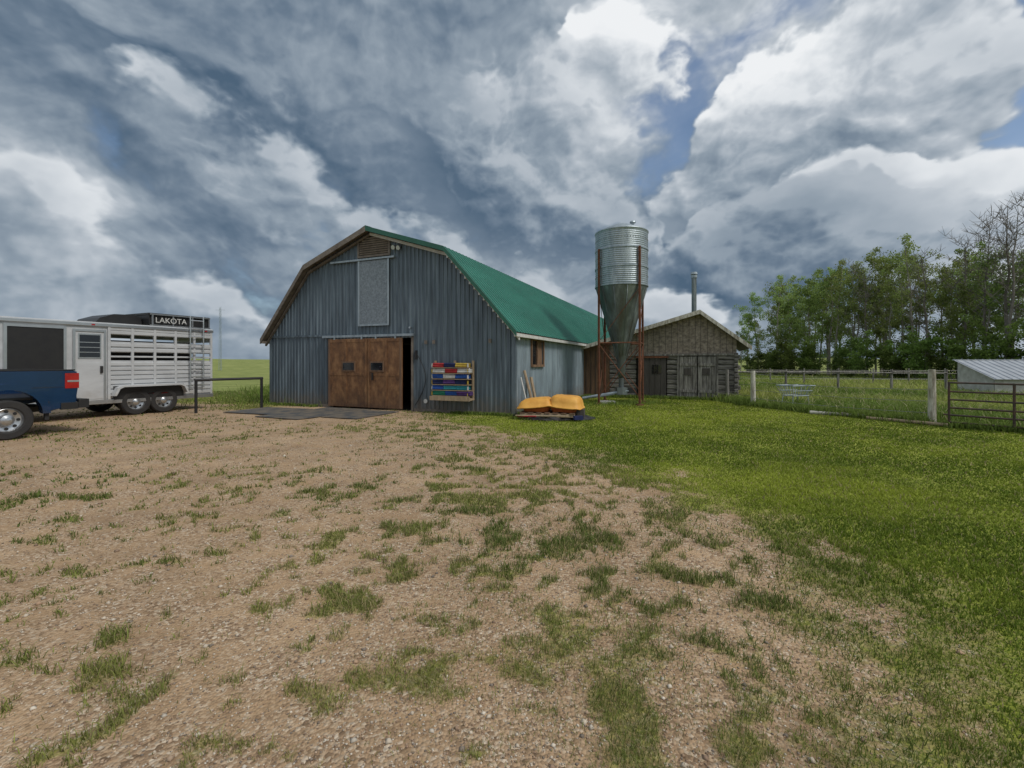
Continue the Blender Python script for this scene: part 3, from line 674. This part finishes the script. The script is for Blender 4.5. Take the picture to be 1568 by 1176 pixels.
# ================================================================ FENCES
def post(w,x,y,h_,r_,k='whitewash'):
    w.cyl((x,y,-.1),(x+random.uniform(-.03,.03),y,h_),r_*1.05,r_*.92,k,10)
fe=empty('wire_fence'); w=MB()
post(w,8.80,16.6,1.30,.085); post(w,10.80,11.7,1.42,.085); post(w,9.0,19.0,1.3,.07,'oldwood')
def wires(p,q,zs):
    for z in zs:
        n=8; pr=None
        for i in range(n+1):
            t=i/n; c_=(p[0]+(q[0]-p[0])*t,p[1]+(q[1]-p[1])*t,z-.05*4*t*(1-t))
            if pr: w.cyl(pr,c_,.006,.006,'wire',5,False)
            pr=c_
wires((8.8,16.55),(10.8,11.75),(.3,.6,.9,1.18)); wires((8.9,18.9),(8.8,16.6),(.4,.8,1.15))
w.done('posts_and_wires',fe)
w=MB(); w.cyl((0,0,.05),(2.2,-1.0,.07),.05,.04,'whitewash',8); w.cyl((1.2,-1,.05),(2.6,-2.1,.06),.04,.04,'palewood',8); w.done('fallen_poles',loc=(9.3,14.2,0),rz=math.radians(-25))
gt=empty('pipe_gate',(10.85,11.3,0),math.atan2(-.83,.56)); w=MB()
for z in(.12,.30,.48,.68,.88,1.10): w.cyl((0,0,z),(3.4,0,z),.022,.022,'gatep',8)
for x in(0,1.1,2.25,3.4): w.cyl((x,0,.1),(x,0,1.12),.026,.026,'gatep',8)
w.cyl((3.6,0,-.1),(3.6,0,1.4),.08,.08,'whitewash',10); w.cyl((0,0,.3),(-.12,.1,.3),.02,.02,'gatep'); w.done('bars',gt)
rf=empty('rail_fence'); w=MB()
pts=[(12.0+2.6*i,24.5-.25*i) for i in range(5)]
for x,y in pts: post(w,x,y,1.25,.06,'oldwood')
for p,q in zip(pts,pts[1:]):
    for z in(1.1,): w.cyl((p[0],p[1]-.07,z+random.uniform(-.04,.04)),(q[0],q[1]-.07,z+random.uniform(-.04,.04)),.045,.035,'oldwood',7)
w.done('rails',rf)
rf2=empty('post_fence'); w=MB()
for i in range(12): post(w,14+2.2*i,33-.3*i,1.2,.05,'oldwood')
wires((14,33),(38,29.7),(.5,.9,1.1)); 
for i in range(5): post(w,-12.5-1.2*i,30+3*i,1.2,.06,'oldwood')
w.done('posts',rf2)
w=MB(); 
def rect(z,sx,sy,r_):
    c_=[(-sx,-sy,z),(sx,-sy,z),(sx,sy,z),(-sx,sy,z)]
    for i in range(4): w.cyl(c_[i],c_[(i+1)%4],r_,r_,'galv',6)
rect(.78,.52,.34,.018); rect(.60,.45,.29,.01); rect(.42,.36,.22,.014)
for i in range(9):
    t=-1+2*i/8
    for s_ in(-1,1): w.cyl((.52*t,.34*s_,.78),(.36*t,.22*s_,.42),.008,.008,'galv',5)
for i in range(5):
    t=-1+2*i/4
    for s_ in(-1,1): w.cyl((.52*s_,.34*t,.78),(.36*s_,.22*t,.42),.008,.008,'galv',5)
for sx in(-.34,.34):
    for sy in(-.2,.2): w.cyl((sx,sy,.42),(sx*1.15,sy*1.15,0),.016,.016,'galv',6)
w.done('hay_feeder_basket',loc=(10.15,16.3,0),rz=.3)
sh=empty('low_animal_shelter',(24.3,21.0,0),math.radians(-12)); w=MB()
w.prism([(-2.6,1.7),(2.6,1.7),(2.6,1.75),(-2.6,1.75)],1.1,1.25,'shelter_roof')
w.add([(-2.6,-1.3,.85),(2.6,-1.3,.85),(2.6,1.25,1.75),(-2.6,1.25,1.75)],[(0,1,2,3)],'shelter_roof')
for i in range(18): 
    x=-2.55+i*.3; w.add([(x,-1.3,.853),(x+.02,-1.3,.88),(x+.04,-1.3,.853),(x,1.25,1.753),(x+.02,1.25,1.78),(x+.04,1.25,1.753)],[(0,1,4,3),(1,2,5,4)],'shelter_roof')
w.box(-2.45,-1.0,-1.1,-1.05,0,.88,'shelter_white'); w.box(1.2,2.45,-1.1,-1.05,0,.88,'shelter_white'); w.box(-1.0,1.2,-1.1,-1.05,.68,.88,'shelter_white')
for s_ in(-2.45,2.40): w.add([(s_,-1.1,0),(s_,1.15,0),(s_,1.15,1.68),(s_,-1.1,.9)],[(0,1,2,3)],'shelter_white')
w.box(-2.45,2.45,1.1,1.15,0,1.65,'shelter_white'); w.done('shelter_body',sh)
w=MB()
for i in range(5):
    x,y=RNG.uniform(-.6,.6,2); r_=random.uniform(.08,.16); w.lathe([(.001,-r_*.5),(r_*.8,-r_*.3),(r_,0),(r_*.7,r_*.45),(.001,r_*.6)],(x,y,.04),'trim_grey',9)
w.done('rocks',loc=(10.2,14.0,0))
# ================================================================ TREES
LM=foliage_mat('leaves',.45,True)
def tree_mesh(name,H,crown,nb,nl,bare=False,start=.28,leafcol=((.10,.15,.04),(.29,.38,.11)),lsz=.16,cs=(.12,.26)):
    w=MB(); rnd=random
    pts=[Vector((0,0,-.1))]; n=8
    dx,dy=rnd.uniform(-.06,.06),rnd.uniform(-.06,.06)
    for i in range(1,n+1): pts.append(Vector((dx*H*i/n+rnd.uniform(-.12,.12),dy*H*i/n+rnd.uniform(-.12,.12),H*.93*i/n)))
    r0=.011*H
    for i in range(n): w.cyl(pts[i],pts[i+1],r0*(1-i/n*.9),r0*(1-(i+1)/n*.9),'deadbark' if bare else 'bark',7,False)
    cl=[]
    for k in range(nb):
        t=start+(1-start)*(k+rnd.random())/nb*.97; f=t*n; i=min(int(f),n-1); p=pts[i].lerp(pts[i+1],f-i)
        az=rnd.uniform(0,6.28); L=crown*(1.15-.75*abs(t-.5)*1.3)*rnd.uniform(.4,1.25)
        d=Vector((math.cos(az),math.sin(az),rnd.uniform(.35,1.2))).normalized()
        q=p; r_=r0*.32*(1.1-t)
        for s_ in range(3):
            d2=(d+Vector((rnd.uniform(-.25,.25),rnd.uniform(-.25,.25),rnd.uniform(-.05,.3)))).normalized()
            q2=q+d2*L/3; w.cyl(q,q2,max(r_,.012),max(r_*.6,.008),'deadbark' if bare else 'bark',5,False)
            if s_>0 or rnd.random()<.5: cl.append(q2+Vector((rnd.uniform(-.2,.2),rnd.uniform(-.2,.2),rnd.uniform(-.1,.2))))
            if bare:
                for _ in range(4):
                    e=q2+Vector((rnd.uniform(-.6,.6),rnd.uniform(-.6,.6),rnd.uniform(.1,.8))); w.cyl(q2,e,.013,.006,'deadbark',4,False)
            q=q2;r_*=.6
    cl.append(pts[-1])
    me=bpy.data.meshes.new(name+'_wood')
    V=np.array(w.v,np.float32)
    lv=[];lc=[]
    for c_ in cl:
        k=int(nl*rnd.uniform(.4,1.5)); rs=crown*rnd.uniform(*cs)
        P_=RNG.normal(0,1,(k,3)); P_/=np.linalg.norm(P_,axis=1)[:,None]; P_*=(RNG.uniform(0,1,(k,1))**.5)*rs*np.array([1.1,1.1,.85])
        P_+=np.array(c_)
        a=RNG.normal(0,1,(k,3));a/=np.linalg.norm(a,axis=1)[:,None]; b2=np.cross(a,RNG.normal(0,1,(k,3)));b2/=np.linalg.norm(b2,axis=1)[:,None]
        s2=(lsz*RNG.uniform(.5,1.1,(k,1)))
        lv.append(np.stack([P_-a*s2*.6,P_-b2*s2*.4,P_+a*s2*.6,P_+b2*s2*.4],1))
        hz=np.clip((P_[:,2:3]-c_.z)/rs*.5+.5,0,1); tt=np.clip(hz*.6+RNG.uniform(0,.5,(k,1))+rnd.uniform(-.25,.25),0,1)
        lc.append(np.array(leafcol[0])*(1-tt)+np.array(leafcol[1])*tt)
    nW=len(V); LV=np.concatenate(lv) if (lv and not bare) else np.zeros((0,4,3)); 
    allv=np.concatenate([V,LV.reshape(-1,3).astype(np.float32)])
    faces=[tuple(f) for f in w.f]+[tuple(nW+4*i+j for j in range(4)) for i in range(len(LV))]
    me.from_pydata(allv.tolist(),[],faces)
    me.materials.append(M['deadbark' if bare else 'bark']); me.materials.append(LM)
    me.polygons.foreach_set('material_index',[0]*len(w.f)+[1]*len(LV))
    C=np.ones((len(allv),4),np.float32)
    if len(LV): C[nW:,:3]=np.repeat(np.concatenate(lc),4,0)
    at=me.attributes.new('col','FLOAT_COLOR','POINT'); at.data.foreach_set('color',C.ravel()); me.update(); return me
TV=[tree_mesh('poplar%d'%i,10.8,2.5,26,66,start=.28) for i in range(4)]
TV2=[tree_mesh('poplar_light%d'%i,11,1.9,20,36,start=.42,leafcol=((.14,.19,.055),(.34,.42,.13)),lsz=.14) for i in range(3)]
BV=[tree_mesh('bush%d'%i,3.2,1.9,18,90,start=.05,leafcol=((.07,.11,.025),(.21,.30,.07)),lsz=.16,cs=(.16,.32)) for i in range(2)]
DV=[tree_mesh('dead%d'%i,11.5,2.2,30,0,True,start=.35) for i in range(2)]
def place(me,name,x,y,s,sz=1):
    o=bpy.data.objects.new(name,me); S.collection.objects.link(o); o.location=(x,y,float(hgt(np.array(x),np.array(y)))-.05); o.rotation_euler[2]=random.uniform(0,6.28); o.scale=(s,s,s*sz)
for row,(off,nn) in enumerate(((0,19),(2.8,17),(6.0,16),(10,14))):
    for i in range(nn):
        t=(i+random.uniform(-.35,.35))/nn
        x=29.5+12.5*t+off*.9+random.uniform(-.9,.9); y=54-32*t+off*.55+random.uniform(-1,1)
        s=random.uniform(.78,1.10)*(0.92+.1*min(1,t*5))*(1+.016*off); 
        if t<.05 and row==0: s*=.62
        me_=random.choice(TV) if random.random()<(.45 if row==0 else .7) else random.choice(TV2)
        place(me_,'poplar_tree',x,y,s,random.uniform(.95,1.12))
for x,y,s in((28.6,57,.5),(31,60,.80),(33,61,1.0),(36,60,1.06)): place(random.choice(TV),'poplar_tree',x,y,s)
for i in range(36):
    t=i/36; place(random.choice(BV),'shrub',28.3+12.4*t+random.uniform(-1.2,.6),53-31*t+random.uniform(-1,1),random.uniform(.5,1.1))
for x,y,s in((36.4,36.5,1.06),(35.2,38.5,1.0),(36.4,33.6,1.22),(33.5,43,.98),(36.2,35.0,1.14),(35.4,32.3,1.14)): place(random.choice(DV),'bare_tree',x,y,s)
V=[]
for i in range(260):
    az=random.uniform(-1.2,1.1); R=random.uniform(420,520); cx,cy=R*math.sin(az),R*math.cos(az); hh=random.uniform(3,8)
    if vn(np.array(az*6),np.array(1.0),4)<.45: continue
    z0=float(hgt(np.array(cx),np.array(cy)))
    k=60; P_=RNG.normal(0,1,(k,3))*np.array([6,4,hh*.3])+np.array([cx,cy,z0+hh*.5]); a=RNG.normal(0,1.3,(k,3)); b2=RNG.normal(0,1.3,(k,3))
    V.append(np.stack([P_-a,P_-b2,P_+a,P_+b2],1))
V=np.concatenate(V).reshape(-1,3).astype(np.float32); me=fastmesh('distant_tree_belt',V,np.arange(len(V)).reshape(-1,4),4)
M['far']=mat('far_foliage',(.08,.13,.08),(.06,.09,.06),.05); me.materials.append(M['far']); S.collection.objects.link(bpy.data.objects.new('distant_tree_belt',me))
# ================================================================ WORLD
SD=Vector((.75,-.50,1.05)).normalized(); el=math.asin(SD.z); rot=math.atan2(SD.x,SD.y)
def sky_image():
    Wd=2816; Hh=704
    R=np.random.default_rng(5); TB=R.random((64,64,64),dtype=np.float32)
    az=((np.arange(Wd)+.5)/Wd-.25)*2*np.pi; e=(np.arange(Hh)+.5)/Hh*np.pi/2
    A,E=np.meshgrid(az.astype(np.float32),e.astype(np.float32))
    D=[np.sin(A)*np.cos(E),np.cos(A)*np.cos(E),np.sin(E)]
    def vn3(x,y,z):
        xi=np.floor(x).astype(np.int32);yi=np.floor(y).astype(np.int32);zi=np.floor(z).astype(np.int32)
        fx=x-xi;fy=y-yi;fz=z-zi; fx=fx*fx*(3-2*fx);fy=fy*fy*(3-2*fy);fz=fz*fz*(3-2*fz)
        x0=xi&63;x1=(xi+1)&63;y0=yi&63;y1=(yi+1)&63;z0=zi&63;z1=(zi+1)&63
        a=TB[x0,y0,z0]*(1-fx)+TB[x1,y0,z0]*fx; b=TB[x0,y1,z0]*(1-fx)+TB[x1,y1,z0]*fx
        c=TB[x0,y0,z1]*(1-fx)+TB[x1,y0,z1]*fx; d=TB[x0,y1,z1]*(1-fx)+TB[x1,y1,z1]*fx
        return (a*(1-fy)+b*fy)*(1-fz)+(c*(1-fy)+d*fy)*fz
    def fb(P,sc,o,off=0.,ro=.5,bil=False):
        t=0;a=1.;n=0
        for i in range(o):
            s=sc*2.03**i; v=vn3(P[0]*s+off+i*7.3,P[1]*s+off*1.7+i*3.1,P[2]*s+off*.6+i*5.7)
            if bil: v=1-np.abs(2*v-1)
            t=t+a*v;n+=a;a*=ro
        return t/n
    Pv=[D[0],D[1],D[2]*1.5]
    w1=[fb(Pv,3.0,6,o_,.55)-.5 for o_ in(11.,23.,37.)]
    Pw=[Pv[i]+w1[i]*.20 for i in range(3)]
    DD=[D[i]+w1[i]*.36 for i in range(3)]; l=np.sqrt(DD[0]**2+DD[1]**2+DD[2]**2); DD=[a/l for a in DD]
    EL=np.arcsin(np.clip(DD[2],-1,1)); AZ=np.arctan2(DD[0],DD[1])
    def blob(a,el_,rad,wt=1.,sq=1.0):
        a=math.radians(a);el_=math.radians(el_)
        dz=(EL-el_)*sq; da=AZ-a; da=(da+np.pi)%(2*np.pi)-np.pi
        r=np.sqrt((da*math.cos(el_))**2+dz**2)/math.radians(rad)
        t=np.clip(1-r,0,1); return wt*t*t*(3-2*t)
    BR=0
    for b in [(-44,24,26,-.30),(-18,42,28,-.14),(-30,12,13,-.16),(2,48,24,-.10),(-35,19,10,.20),(-23,17,10,.20),(12,29,13,.20),(-48,13,9,.22),(21,8,10,.20),(-42,6,9,.20),(-5,11,10,.12),(120,40,70,.5),(-150,40,70,.5),(-85,22,30,.3),(85,20,28,.3),(0,85,35,.3)]: BR=BR+blob(*b)  # wide blobs behind the camera: unseen cloud brightness added to lighten front faces
    base=fb(Pw,2.6,7,3.,.52); fine=fb(Pw,9,6,9.,.6)
    def up(F,k,h=0):
        G=np.roll(F,-k,axis=0); G[-k:]=F[-1]; return np.roll(G,-h,axis=1)
    def soft(x,a,b):
        t=np.clip((x-a)/(b-a),0,1); return t*t*(3-2*t)
    B=.38+BR+(base-.5)*1.0+(base-up(base,13,9))*1.7+(fine-up(fine,5,4))*.5
    bl=0
    for b in [(21,31,12,1.0),(48,20,14,1.1),(31,40,13,.8),(-45,20,12,.36),(-29,9.5,9,.36),(50,33,11,.7)]: bl=bl+blob(*b)
    blue=soft(bl+(base-.5)*-1.6+(fine-.5)*-.7,.26,.66)*.85
    puff=fb(Pw,4.2,7,51.,.56,True); puff2=fb(Pw,5.0,7,77.,.56,True)
    layers=[
     ([(34,24,15,1.1),(24,21,9,.6),(43,28,9,.7),(14,34,8,.5)],.62,.5,puff,.20),
     ([(41,16,8,.8),(50,13,8,.8),(36,17,8,.6)],.57,.5,puff2,.22),
     ([(31,12.5,15,1.,1.5),(22,13,10,.6,1.4),(44,10,12,.7,1.3)],.34,.55,puff,.28),
     ([(3,24,16,1.05,1.25),(-7,30,12,.6),(13,20,8,.55)],.39,.5,puff2,.36),
     ([(-24,22,11,.75,1.3),(-36,22,9,.6,1.3)],.43,.5,puff,.36),
     ([(-12,15,11,.7,1.4),(4,12,9,.5,1.5)],.38,.45,puff2,.34),
     ([(-15,40,18,1.0),(-35,36,12,.8),(3,44,12,.7)],.30,.45,puff,.36),
     ([(-47,9,11,.8,1.8),(-33,6.5,8,.7,1.6)],.44,.42,puff,.34),
     ([(19,7.5,8,.9,1.2),(9,5,7,.6,1.5),(50,5,8,.6,1.5)],.53,.5,puff2,.24),
     ([(100,25,30,1.),(150,30,30,1.),(-160,25,30,1.),(-110,25,30,1.)],.6,.5,puff,.2)]
    for bl_,b0,ed,pf,sf in layers:
        Bs=0
        for b in bl_: Bs=Bs+blob(*b)
        F=-.66+Bs+(pf*1.0-.16+(fine-.5)*.5)*soft(Bs,.0,.14)
        m=soft(F,0,sf)
        lit=(F-up(F,8,6))*1.3+(F-up(F,28,17))*.5
        sh=b0+np.clip(lit*ed,-.20,.25)-.14*soft(F,.2,.8)+(base-.5)*.55+(pf-.5)*.30
        B=B*(1-m)+sh*m; blue=blue*(1-m)
    hz=(1-np.clip(D[2],0,1))**16
    B=np.clip(B*(1-.35*hz)+.60*.35*hz,0,1)
    img=np.zeros((Hh*2,Wd,4),np.float32); img[...,3]=1
    img[Hh:,:,0]=B; img[Hh:,:,1]=blue; img[:Hh,:,0]=.3
    im=bpy.data.images.new('cloud_map',Wd,Hh*2,alpha=False,float_buffer=True); im.colorspace_settings.name='Non-Color'
    im.pixels.foreach_set(img.ravel()); im.update(); im.pack(); return im
W=bpy.data.worlds.new('World'); S.world=W; W.use_nodes=True; nt=W.node_tree; L=nt.links.new
W.cycles.sampling_method='MANUAL'; W.cycles.sample_map_resolution=512
bg=nt.nodes['Background']; out=nt.nodes['World Output']
sky=N(nt,'ShaderNodeTexSky',sky_type='NISHITA'); sky.sun_disc=False; sky.sun_elevation=el; sky.sun_rotation=rot
bg.inputs['Strength'].default_value=.12; L(sky.outputs[0],bg.inputs['Color'])
ev=N(nt,'ShaderNodeTexEnvironment'); ev.image=sky_image(); ev.interpolation='Linear'
sc=N(nt,'ShaderNodeSeparateColor'); L(ev.outputs['Color'],sc.inputs[0])
rp=ramp(nt,[(0,(.075,.125,.19)),(.22,(.150,.205,.275)),(.45,(.285,.345,.41)),(.66,(.47,.52,.575)),(.86,(.72,.755,.79)),(1,(.86,.88,.90))]); L(sc.outputs[0],rp.inputs[0])
cbg=N(nt,'ShaderNodeBackground'); L(rp.outputs[0],cbg.inputs['Color'])
mx=N(nt,'ShaderNodeMixShader'); L(sc.outputs[1],mx.inputs[0]); L(cbg.outputs[0],mx.inputs[1]); L(bg.outputs[0],mx.inputs[2]); L(mx.outputs[0],out.inputs['Surface'])
# sun
sl=bpy.data.lights.new('sun','SUN'); sl.energy=2.1; sl.angle=math.radians(16); sl.color=(1,.94,.86); so=bpy.data.objects.new('sun',sl); S.collection.objects.link(so); so.rotation_euler=SD.to_track_quat('Z','Y').to_euler()
# camera
cd=bpy.data.cameras.new('camera'); cd.lens=16; cd.sensor_width=36; cd.shift_y=-.021; cd.clip_end=8000; cd.clip_start=.05
co_=bpy.data.objects.new('camera',cd); S.collection.objects.link(co_); co_.location=(0,0,1.6); co_.rotation_euler=(math.pi/2,0,0); S.camera=co_
